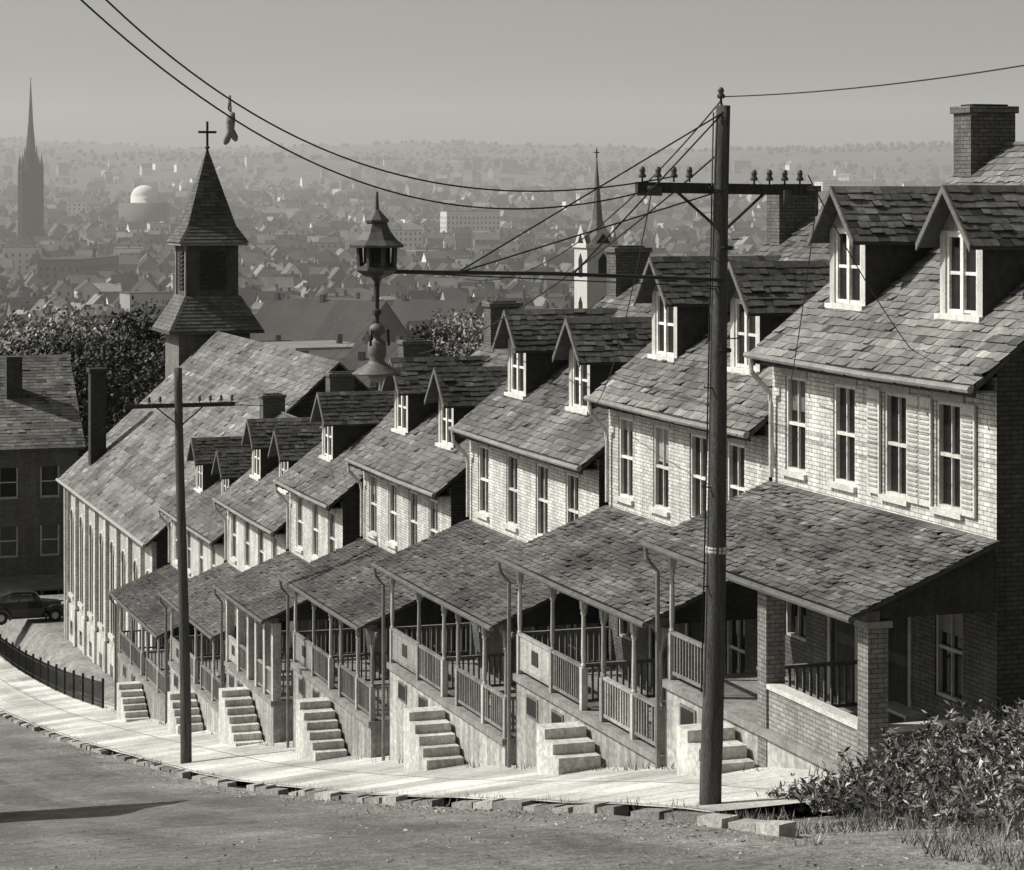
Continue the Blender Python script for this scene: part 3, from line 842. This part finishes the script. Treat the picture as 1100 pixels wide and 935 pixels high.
for k in range(18000):
    t = R.uniform(-20, -8.3); s = R.uniform(-1, 6.6)
    if noise.noise(Vector((t*.8, s*.8, 2))) < -.12+max(0, s-4.5)*.22: continue
    c = PW(t, s, G(t)-.02); h = R.uniform(.04, .22)
    sd = Vector((R.uniform(-1, 1), R.uniform(-1, 1), 0)).normalized()*.01
    gr.poly([c-sd, c+sd, c+Vector((R.uniform(-.1, .1), R.uniform(-.1, .1), h))], 'weed', R.uniform(.5, 2.6))
for k in range(3000):
    t = R.uniform(-10, 60); s = 5.75+R.gauss(0, .12)
    if k % 3 == 0: s = R.uniform(2.3, 2.6)
    if noise.noise(Vector((t*.6, 0, 5))) < .0: continue
    c = PW(t, s, G(t)+(.02 if s > 4 else cross(t, s)-.02)); h = R.uniform(.08, .26)
    sd = Vector((R.uniform(-1, 1), R.uniform(-1, 1), 0)).normalized()*.012
    gr.poly([c-sd, c+sd, c+Vector((R.uniform(-.1, .1), R.uniform(-.1, .1), h))], 'weed', R.uniform(.4, 1.5))
gr.build('grass')

# ------------------------------------------------------------------ car (1930s sedan)
def car(t, s):
    z = ground(t, s)
    root = empty('parked_car', PW(t, s, z), RZ+math.pi/2)
    mb = MB()
    def loft(secs, mat):
        rings = []
        for (x, w, z0, z1, rt) in secs:
            i = len(mb.v)
            prof = [(-w, z0), (-w, z0+(z1-z0)*.55), (-w*rt, z1-.06), (-w*rt*.7, z1), (w*rt*.7, z1), (w*rt, z1-.06), (w, z0+(z1-z0)*.55), (w, z0)]
            for y, zz_ in prof: mb.v.append((x, y, zz_))
            rings.append(i)
        for k in range(len(rings)-1):
            for j in range(8):
                a, b = rings[k]+j, rings[k]+(j+1) % 8
                c, d = rings[k+1]+(j+1) % 8, rings[k+1]+j
                mb.f.append((a, b, c, d)); mb.m.append(mat); mb.c.append(1)
        mb.f.append(tuple(rings[0]+j for j in range(8))); mb.m.append(mat); mb.c.append(1)
        mb.f.append(tuple(rings[-1]+j for j in range(8))); mb.m.append(mat); mb.c.append(1)
    loft([(-2.3, .5, .45, .75, .8), (-2.1, .7, .4, 1.05, .8), (-1.5, .82, .35, 1.2, .85), (0, .85, .35, 1.2, .9), (.8, .8, .35, 1.18, .8), (1.7, .5, .4, 1.1, .7), (2.2, .36, .45, 1.0, .7)], 'car_paint')
    loft([(-2.0, .5, 1.0, 1.15, .8), (-1.5, .68, 1.15, 1.58, .82), (-.8, .74, 1.15, 1.78, .84), (.1, .74, 1.15, 1.78, .84), (.5, .7, 1.15, 1.68, .84), (.85, .66, 1.1, 1.2, .9)], 'car_paint')
    for sg in (-1, 1):
        mb.poly([(-1.2, sg*.75, 1.22), (-.5, sg*.765, 1.22), (-.5, sg*.7, 1.6), (-1.05, sg*.7, 1.55)], 'glass', 8)
        mb.poly([(-.4, sg*.765, 1.22), (.35, sg*.765, 1.22), (.22, sg*.7, 1.6), (-.4, sg*.7, 1.6)], 'glass', 8)
        for x in (-1.45, 1.5):
            mb.tube([(x, sg*.66, .37), (x, sg*.86, .37)], .37, 'metal_dark', .5, 20)
            mb.tube([(x, sg*.86, .37), (x, sg*.875, .37)], .19, 'metal_light', .8, 16)
            arc = [(x+.5*math.cos(a), sg*.78, .37+.48*math.sin(a)) for a in [math.pi*k/10 for k in range(-1, 12)]]
            mb.tube(arc, [.05]+[.14]*11+[.05], 'car_paint', 1, 8)
        mb.lathe([(0, -.1), (.1, -.08), (.12, .02), (0, .1)], (2.0, sg*.52, .98), 'metal_light', 1, 12)
        mb.box(-.95, 1.0, sg*.84-.1, sg*.84+.1, .3, .36, 'car_paint')
    mb.box(2.3, 2.37, -.8, .8, .45, .55, 'metal_light'); mb.box(-2.45, -2.38, -.8, .8, .45, .55, 'metal_light')
    mb.build('body', root, False)
car(95.0, 1.2)

def dark_house():
    tl, tr = 127, 114; W = tl-tr
    zb = -27.5
    root = empty('brick_house', PW(tl, 9, zb), RZ)
    mb = MB(); D = 13.6; H = 11.6
    mb.poly([(0, 0, -3), (W, 0, -3), (W, 0, H), (0, 0, H)], 'brick_mid', .7)
    mb.poly([(W, 0, -3), (W, D, -3), (W, D, H), (W, 0, H)], 'brick_mid', .65)
    mb.poly([(0, D, -3), (0, 0, -3), (0, 0, H), (0, D, H)], 'brick_mid', .6)
    mb.poly([(0, D, -3), (0, D, H), (W, D, H), (W, D, -3)], 'brick_mid', .6)
    for y in (0, D):
        mb.poly([(0, y, H), (W, y, H), (W/2, y, H+5.3)], 'brick_mid', .6)
    for fl in range(3):
        for k in range(5):
            y = 1.4+k*2.6; z = 1.2+fl*3.7
            mb.box(W+.003, W+.03, y-.5, y+.5, z, z+1.8, 'glass', 2)
            mb.box(W+.003, W+.12, y-.6, y+.6, z-.15, z-.003, 'stone', .6)
            mb.box(W+.031, W+.05, y-.5, y+.5, z+.87, z+.93, 'wood_white', .7)
            mb.box(W+.003, W+.06, y-.6, y-.503, z, z+1.8, 'wood_white', .5); mb.box(W+.003, W+.06, y+.503, y+.6, z, z+1.8, 'wood_white', .5)
            if k < 4:
                mb.box(1.4+k*3-.5, 1.4+k*3+.5, -.03, -.003, z, z+1.8, 'glass', 2)
    mb.build('walls', root)
    rf = MB()
    for sg in (0, 1):
        xe = -.4 if sg == 0 else W+.4
        a = Vector((xe, -.4, H-.1)); v = Vector((W/2-xe, 0, 5.45))
        rf.hexa([a, a+Vector((0, D+.8, 0)), a+v+Vector((0, D+.8, 0)), a+v, a+Vector((0, 0, .12)), a+Vector((0, D+.8, .12)), a+v+Vector((0, D+.8, .12)), a+v+Vector((0, 0, .12))], 'slate', .6)
        shingles(rf, a+Vector((0, 0, .125)), (0, 1, 0), v, D+.8, v.length, .3, .45, 'slate', 1.0)
    rf.hexa([(W, -1, 3.4), (W+2.2, -1, 2.9), (W+2.2, D+1, 2.9), (W, D+1, 3.4), (W, -1, 3.55), (W+2.2, -1, 3.05), (W+2.2, D+1, 3.05), (W, D+1, 3.55)], 'slate', 1.2)
    for k in range(7): rf.box(W+2, W+2.12, -.5+k*2.3, -.38+k*2.3, -2, 2.95, 'wood_grey')
    rf.build('roof', root)
    c = MB(); c.box(3, 3.8, 3, 4, H+1, H+6.3, 'brick_dark'); c.box(9, 9.8, 9.5, 10.5, H+1, H+5.6, 'brick_dark'); c.build('chimney', root)
dark_house()

def unseen_shadow_house():  # house outside the view, added and sized to cast a shadow strip on the road
    root = empty('brick_house', (-20.6, 54.2, G(14)-.5), 0)
    mb = MB(); w, d, H = 4.6, 2.2, 8.2
    x0, x1, y0, y1 = -w, w, -d, d
    mb.box(x0, x1, y0, y1, -3, H, 'brick', .8)
    for y in (y0, y1): mb.poly([(x0, y, H), (x1, y, H), (0, y, H+1.8)], 'brick', .8)
    for z in (1.2, 4.6):
        for x in (-3, 0, 3):
            mb.box(x-.45, x+.45, y0-.03, y0-.003, z, z+1.7, 'glass'); mb.box(x-.5, x+.5, y0-.08, y0-.003, z-.12, z-.003, 'stone')
        mb.box(x1+.003, x1+.03, -.45, .45, z, z+1.7, 'glass')
    mb.build('walls', root)
    rf = MB()
    for sg in (-1, 1):
        a = Vector((sg*(w+.3), y0-.2, H-.1)); v = Vector((-sg*(w+.3), 0, 1.95))
        shingles(rf, a, (0, 1, 0), v, 2*d+.4, v.length, .25, .3, 'slate')
    rf.build('roof', root)
unseen_shadow_house()

# ------------------------------------------------------------------ town
def simple_house(mb, cx, cy, z, w, d, h, rh, ang, wc, rc, near=True, flat=False, rg=R):
    ca, sa = math.cos(ang), math.sin(ang)
    def T(x, y, zz_): return (cx+x*ca-y*sa, cy+x*sa+y*ca, z+zz_)
    x0, x1, y0, y1 = -w/2, w/2, -d/2, d/2
    b = -4
    mb.poly([T(x0, y0, b), T(x1, y0, b), T(x1, y0, h), T(x0, y0, h)], 'far_wall', wc)
    mb.poly([T(x1, y0, b), T(x1, y1, b), T(x1, y1, h), T(x1, y0, h)], 'far_wall', wc)
    mb.poly([T(x0, y1, b), T(x0, y0, b), T(x0, y0, h), T(x0, y1, h)], 'far_wall', wc)
    mb.poly([T(x1, y1, b), T(x0, y1, b), T(x0, y1, h), T(x1, y1, h)], 'far_wall', wc)
    if flat:
        mb.hexa([T(x0-.2, y0-.2, h), T(x1+.2, y0-.2, h), T(x1+.2, y1+.2, h), T(x0-.2, y1+.2, h), T(x0-.2, y0-.2, h+.4), T(x1+.2, y0-.2, h+.4), T(x1+.2, y1+.2, h+.4), T(x0-.2, y1+.2, h+.4)], 'far_roof', rc)
    else:
        o = .4; k = rh/(w/2); e = h-o*k
        mb.poly([T(x0, y0, h), T(x1, y0, h), T(0, y0, h+rh)], 'far_wall', wc)
        mb.poly([T(x1, y1, h), T(x0, y1, h), T(0, y1, h+rh)], 'far_wall', wc)
        ns = max(1, int(d/3)) if near else 1
        for sg in (-1, 1):
            for r in range(ns):
                ya, yb_ = y0-o+(d+2*o)*r/ns, y0-o+(d+2*o)*(r+1)/ns
                q = [T(sg*(w/2+o), ya, e), T(0, ya, h+rh+.1), T(0, yb_, h+rh+.1), T(sg*(w/2+o), yb_, e)]
                mb.poly(q if sg < 0 else q[::-1], 'far_roof', rc*rg.uniform(.8, 1.2) if ns > 1 else rc)
    for yy in ((y0+2,) if d < 20 else (y0+2, y0+d*.5, y1-3)):
        cx2 = rg.uniform(-.5, .5)
        zc = h+rh+1.2
        mb.hexa([T(cx2-.45, yy, h-.5), T(cx2+.45, yy, h-.5), T(cx2+.45, yy+1, h-.5), T(cx2-.45, yy+1, h-.5), T(cx2-.45, yy, zc), T(cx2+.45, yy, zc), T(cx2+.45, yy+1, zc), T(cx2-.45, yy+1, zc)], 'far_roof', .7)
    if near:
        nf = max(1, int(h/2.9))
        for fl in range(nf):
            zz_ = 1+fl*2.9
            nw = max(2, int(w/2.4))
            for i in range(nw):
                x = x0+(i+.5)*w/nw
                mb.poly([T(x-.45, y0-.04, zz_), T(x+.45, y0-.04, zz_), T(x+.45, y0-.04, zz_+1.5), T(x-.45, y0-.04, zz_+1.5)], 'far_dark')
            nw = max(2, int(d/3))
            for i in range(nw):
                y = y0+(i+.5)*d/nw
                mb.poly([T(x0-.04, y+.45, zz_), T(x0-.04, y-.45, zz_), T(x0-.04, y-.45, zz_+1.5), T(x0-.04, y+.45, zz_+1.5)], 'far_dark')
                mb.poly([T(x1+.04, y-.45, zz_), T(x1+.04, y+.45, zz_), T(x1+.04, y+.45, zz_+1.5), T(x1+.04, y-.45, zz_+1.5)], 'far_dark')
rg = random.Random(21)
town = MB(); used = {}
RESV = []
marks = [(85, 1010, 66, 18, 14, 3, 1.5, .4, .6, True), (350, 520, 22, 30, 11, 9, 1.05, .35, .7, False), (120, 480, 9, 12, 8, 4, .1, 2.2, .8, False),
         (60, 520, 9, 13, 8, 4, .3, 2.1, .9, False), (205, 900, 14, 12, 13, 0, .2, 1.2, 1.5, True), (505, 1400, 32, 14, 20, 0, .3, 1.9, 1, True),
         (690, 700, 30, 14, 12, 0, .2, .5, .6, True), (430, 1250, 22, 14, 15, 0, .1, 1.9, 1, True), (600, 560, 18, 12, 12, 0, .3, .35, .5, True),
         (905, 2300, 50, 20, 18, 0, .3, 2.4, 1.2, True), (330, 400, 11, 24, 9, 5, 1.3, .6, .9, False), (430, 430, 12, 20, 9, 6, .9, .4, .7, False),
         (255, 430, 10, 20, 8, 4, 1.4, .5, .8, False), (30, 430, 12, 24, 8, 4, 1.3, .4, .7, False), (520, 480, 14, 22, 9, 5, 1.2, .4, .7, False),
         (170, 560, 12, 22, 9, 5, 1.2, .35, .6, False), (470, 620, 14, 24, 10, 6, 1.1, .4, .6, False), (90, 1700, 40, 14, 16, 5, 1.5, 2.2, 1, False)]
for (px, Y, w, d, h, rh, an, wc, rc, fl) in marks:
    X = (px-550)/F*Y; RESV.append((X, Y, max(w, d)*.6))
    simple_house(town, X, Y, gw(X, Y), w, d, h, rh, an, wc, rc, True, fl, rg)
cnt = 0
for k in range(11000):
    u = rg.random(); Y = 330*math.exp(u*2.15)
    px = rg.uniform(-700, 1700); X = (px-550)/F*Y
    if Y > 1500 and rg.random() < .5*sstep(1500, 2600, Y)+.1: continue
    if noise.noise(Vector((X/150, Y/190, 8))) > .28: continue
    key = (int(X//12), int(Y//15))
    if key in used: continue
    if any((X-a)**2+(Y-b)**2 < (c+7)**2 for a, b, c in RESV): continue
    used[key] = 1
    big = rg.random() < .035
    w = rg.uniform(6, 9); d = rg.uniform(8, 13); h = rg.uniform(5.5, 9.0); rh = rg.uniform(2.4, 4.8)
    if big: w = rg.uniform(11, 20); d = rg.uniform(10, 18); h = rg.uniform(9, 14)
    an = .25+noise.noise(Vector((X/400, Y/400, 0)))*1.0 + (math.pi/2 if rg.random() < .45 else 0)
    wc = rg.choice((.25, .35, .5, .5, .7, 1.0, 1.7, 2.6)); rc = rg.choice((.4, .6, .8, 1, 1.5, 2.6))
    simple_house(town, X, Y, gw(X, Y), w, d, h, rh if not big else 1, an, wc, rc, Y < 1500, big, rg); cnt += 1
town.build('distant_town')
print('houses', cnt)
tr_ = MB()
ICO_V = []; phi = (1+5**.5)/2
for a in (-1, 1):
    for b in (-phi, phi):
        ICO_V += [(0, a, b), (a, b, 0), (b, 0, a)]
ICO_V = [Vector(v).normalized() for v in ICO_V]
ICO_F = []
for i in range(12):
    for j in range(i+1, 12):
        for k2 in range(j+1, 12):
            if all((ICO_V[p]-ICO_V[q]).length < 1.1 for p, q in ((i, j), (j, k2), (i, k2))):
                n_ = (ICO_V[j]-ICO_V[i]).cross(ICO_V[k2]-ICO_V[i])
                ICO_F.append((i, j, k2) if n_.dot(ICO_V[i]) > 0 else (i, k2, j))
n1 = 0
for k in range(23000):
    u = rg.random(); Y = 330*math.exp(u*2.5)
    px = rg.uniform(-400, 1450); X = (px-550)/F*Y
    key = (int(X//12), int(Y//15))
    if key in used and Y < 1800: continue
    if Y > 1500:
        if noise.noise(Vector((X/160, Y/160, 5))) < -.15: continue
    elif rg.random() < .4: continue
    z = gw(X, Y); r = rg.uniform(2.0, 4.0); hz = r*rg.uniform(.8, 1.2)
    c = Vector((X, Y, z+hz*.7+(1 if Y < 2000 else -.5))); col = rg.uniform(.4, 1.4)
    if Y < 900:
        leafcloud(tr_, c, r, hz, 150, .6, 'leaf', rg, .2)
        continue
    i0 = len(tr_.v)
    for v in ICO_V:
        q = rg.uniform(.65, 1.25); tr_.v.append((c.x+v.x*r*q, c.y+v.y*r*q, c.z+v.z*hz*q))
    for f in ICO_F:
        tr_.f.append(tuple(i0+i for i in f)); tr_.m.append('leaf'); tr_.c.append(col*rg.uniform(.6, 1.4))
    n1 += 1
tr_.build('distant_trees')
print('trees', n1)

def steeple(px, Y, topy, wid, base_y, name, mat, col, gothic=False):
    X = (px-550)/F*Y; ztop = -(topy-HZ)/F*Y; zb = -(base_y-HZ)/F*Y; gz = gw(X, Y)
    root = empty(name, (X, Y, gz), .35); mb = MB(); h = wid/2
    H = ztop-gz; hb = zb-gz
    mb.box(-h, h, -h, h, -3, hb, mat, col)
    mb.box(-h*1.12, h*1.12, -h*1.12, h*1.12, hb, hb+h*.2, mat, col*1.1)
    for sg in (0, 1, 2, 3):
        a = sg*math.pi/2; ca, sa = math.cos(a), math.sin(a)
        for zz_ in (hb-h*1.7, hb-h*4.2):
            pts = [(-h*.3, 0), (h*.3, 0), (h*.3, h*1.0), (0, h*1.4), (-h*.3, h*1.0)]
            mb.poly([(x*ca+(h+.05)*sa, x*sa-(h+.05)*ca, zz_+z) for x, z in pts], 'far_dark')
    if gothic:
        mb.lathe([(h*.9, hb+h*.2), (h*.55, hb+h*2.2), (h*.26, hb+(H-hb)*.55), (.12, H)], (0, 0, 0), mat, col, 8, math.pi/8)
        mb.lathe([(0, 0), (.5, .5), (0, 1.1)], (0, 0, H-.5), mat, col, 6)
        for sx in (-1, 1):
            for sy in (-1, 1):
                mb.lathe([(h*.24, -3), (h*.22, hb+h*.6), (.05, hb+h*2.0)], (sx*h, sy*h, 0), mat, col, 6)
                mb.lathe([(h*.12, hb+h*1.2), (h*.1, hb+h*2.0), (.03, hb+h*3.0)], (sx*h*.55, sy*h*.55, 0), mat, col, 6)
        nv = h*2.2
        mb.box(-h*.9, h*.9, h+.05, h+34, -3, nv, mat, 2)
        mb.poly([(-h, h+.05, nv), (0, h+.05, nv+h*1.5), (0, h+34, nv+h*1.5), (-h, h+34, nv)], 'far_roof', 1)
        mb.poly([(h, h+34, nv), (0, h+34, nv+h*1.5), (0, h+.05, nv+h*1.5), (h, h+.05, nv)], 'far_roof', 1)
    else:
        mb.lathe([(h*1.05, hb+h*.2), (h*1.05, hb+h*.25), (h*.6, hb+h*.9), (h*.34, hb+h*1.6), (h*.2, hb+(H-hb)*.55), (.06, H-1.2)], (0, 0, 0), 'far_roof', 2.4, 8, math.pi/8)
        for sg in (0, 1, 2, 3):
            a = sg*math.pi/2; ca, sa = math.cos(a), math.sin(a)
            pts = [(-h*.9, hb+h*.2), (h*.9, hb+h*.2), (0, hb+h*1.35)]
            mb.poly([(x*ca+(h+.02)*sa, x*sa-(h+.02)*ca, z) for x, z in pts], mat, col)
            mb.poly([(x*.5*ca+(h+.06)*sa, x*.5*sa-(h+.06)*ca, hb+h*.2+(z-hb-h*.2)*.5+.15) for x, z in pts], 'far_dark')
        mb.tube([(0, 0, H-1.3), (0, 0, H)], .1, 'far_dark'); mb.box(-.4, .4, -.08, .08, H-.6, H-.45, 'far_dark')
        mb.box(h+.05, h+14, -h, h, -3, hb-h*5, 'far_wall', .8)
    mb.build('tower', root)
steeple(641, 350, 160, 5.0, 266, 'white_church_steeple', 'far_wall', 1.7)
steeple(33, 1300, 85, 10.0, 186, 'gothic_church_steeple', 'far_dark', .8, True)
X = (155-550)/F*1500; gz = gw(X, 1500); ro = empty('domed_building', (X, 1500, gz)); mb = MB()
zt = -(199-HZ)/F*1500-gz
mb.lathe([(8.5, -3), (8.5, zt-8)]+[(8.5*math.cos(a), zt-8+8*math.sin(a)) for a in [math.pi/2*i/6 for i in range(7)]], (0, 0, 0), 'far_wall', 2.2, 20)
mb.box(-14, 14, -12, 12, -3, zt-11, 'far_wall', .5)
mb.build('dome', ro, True)

# ------------------------------------------------------------------ haze (air volume over the valley)
hz = MB(); hz.box(-4500, 4500, 300, 5200, -120, 190, 'far_wall')
ho = hz.build('valley_haze')
m = bpy.data.materials.new('haze'); m.use_nodes = True; nt = m.node_tree; nt.nodes.clear()
o = nt.nodes.new('ShaderNodeOutputMaterial'); v = nt.nodes.new('ShaderNodeVolumeScatter')
v.inputs['Color'].default_value = (1, .985, .93, 1); v.inputs['Density'].default_value = .00032; v.inputs['Anisotropy'].default_value = .1
nt.links.new(v.outputs[0], o.inputs['Volume'])
ho.data.materials.clear(); ho.data.materials.append(m)

# ------------------------------------------------------------------ light, sky, camera
al, el = math.radians(24), math.radians(43)
sv = PW(math.sin(al), math.cos(al))-PW(0, 0)
sv = Vector((sv.x*math.cos(el), sv.y*math.cos(el), math.sin(el)))
sl = bpy.data.lights.new('sun', 'SUN'); sl.energy = 5.0; sl.angle = math.radians(.5); sl.color = (1, .985, .94)
so = bpy.data.objects.new('sun', sl); so.rotation_euler = sv.to_track_quat('Z', 'Y').to_euler(); bpy.context.scene.collection.objects.link(so)
w = bpy.data.worlds.new('World'); bpy.context.scene.world = w; w.use_nodes = True
nt = w.node_tree; bg = nt.nodes['Background']
sk = nt.nodes.new('ShaderNodeTexSky'); sk.sky_type = 'NISHITA'; sk.sun_disc = False
sk.sun_elevation = el; sk.sun_rotation = math.atan2(sv.x, sv.y) % (2*math.pi)
sk.dust_density = 4.0
bw = nt.nodes.new('ShaderNodeRGBToBW'); nt.links.new(sk.outputs[0], bw.inputs[0])
mx = nt.nodes.new('ShaderNodeMix'); mx.data_type = 'RGBA'; mx.blend_type = 'MULTIPLY'; mx.inputs['Factor'].default_value = 1
nt.links.new(bw.outputs[0], mx.inputs['A']); mx.inputs['B'].default_value = (1, .985, .925, 1)
nt.links.new(mx.outputs['Result'], bg.inputs['Color']); bg.inputs['Strength'].default_value = .093
cam = bpy.data.cameras.new('camera'); co = bpy.data.objects.new('camera', cam); bpy.context.scene.collection.objects.link(co)
cam.sensor_width = 36; cam.lens = F/1100*36; cam.shift_y = -(467.5-HZ)/1100; cam.clip_end = 20000; cam.clip_start = .5
co.location = (0, 0, 0); co.rotation_euler = (math.pi/2, 0, 0)
bpy.context.scene.camera = co
bpy.context.scene.view_settings.view_transform = 'Standard'
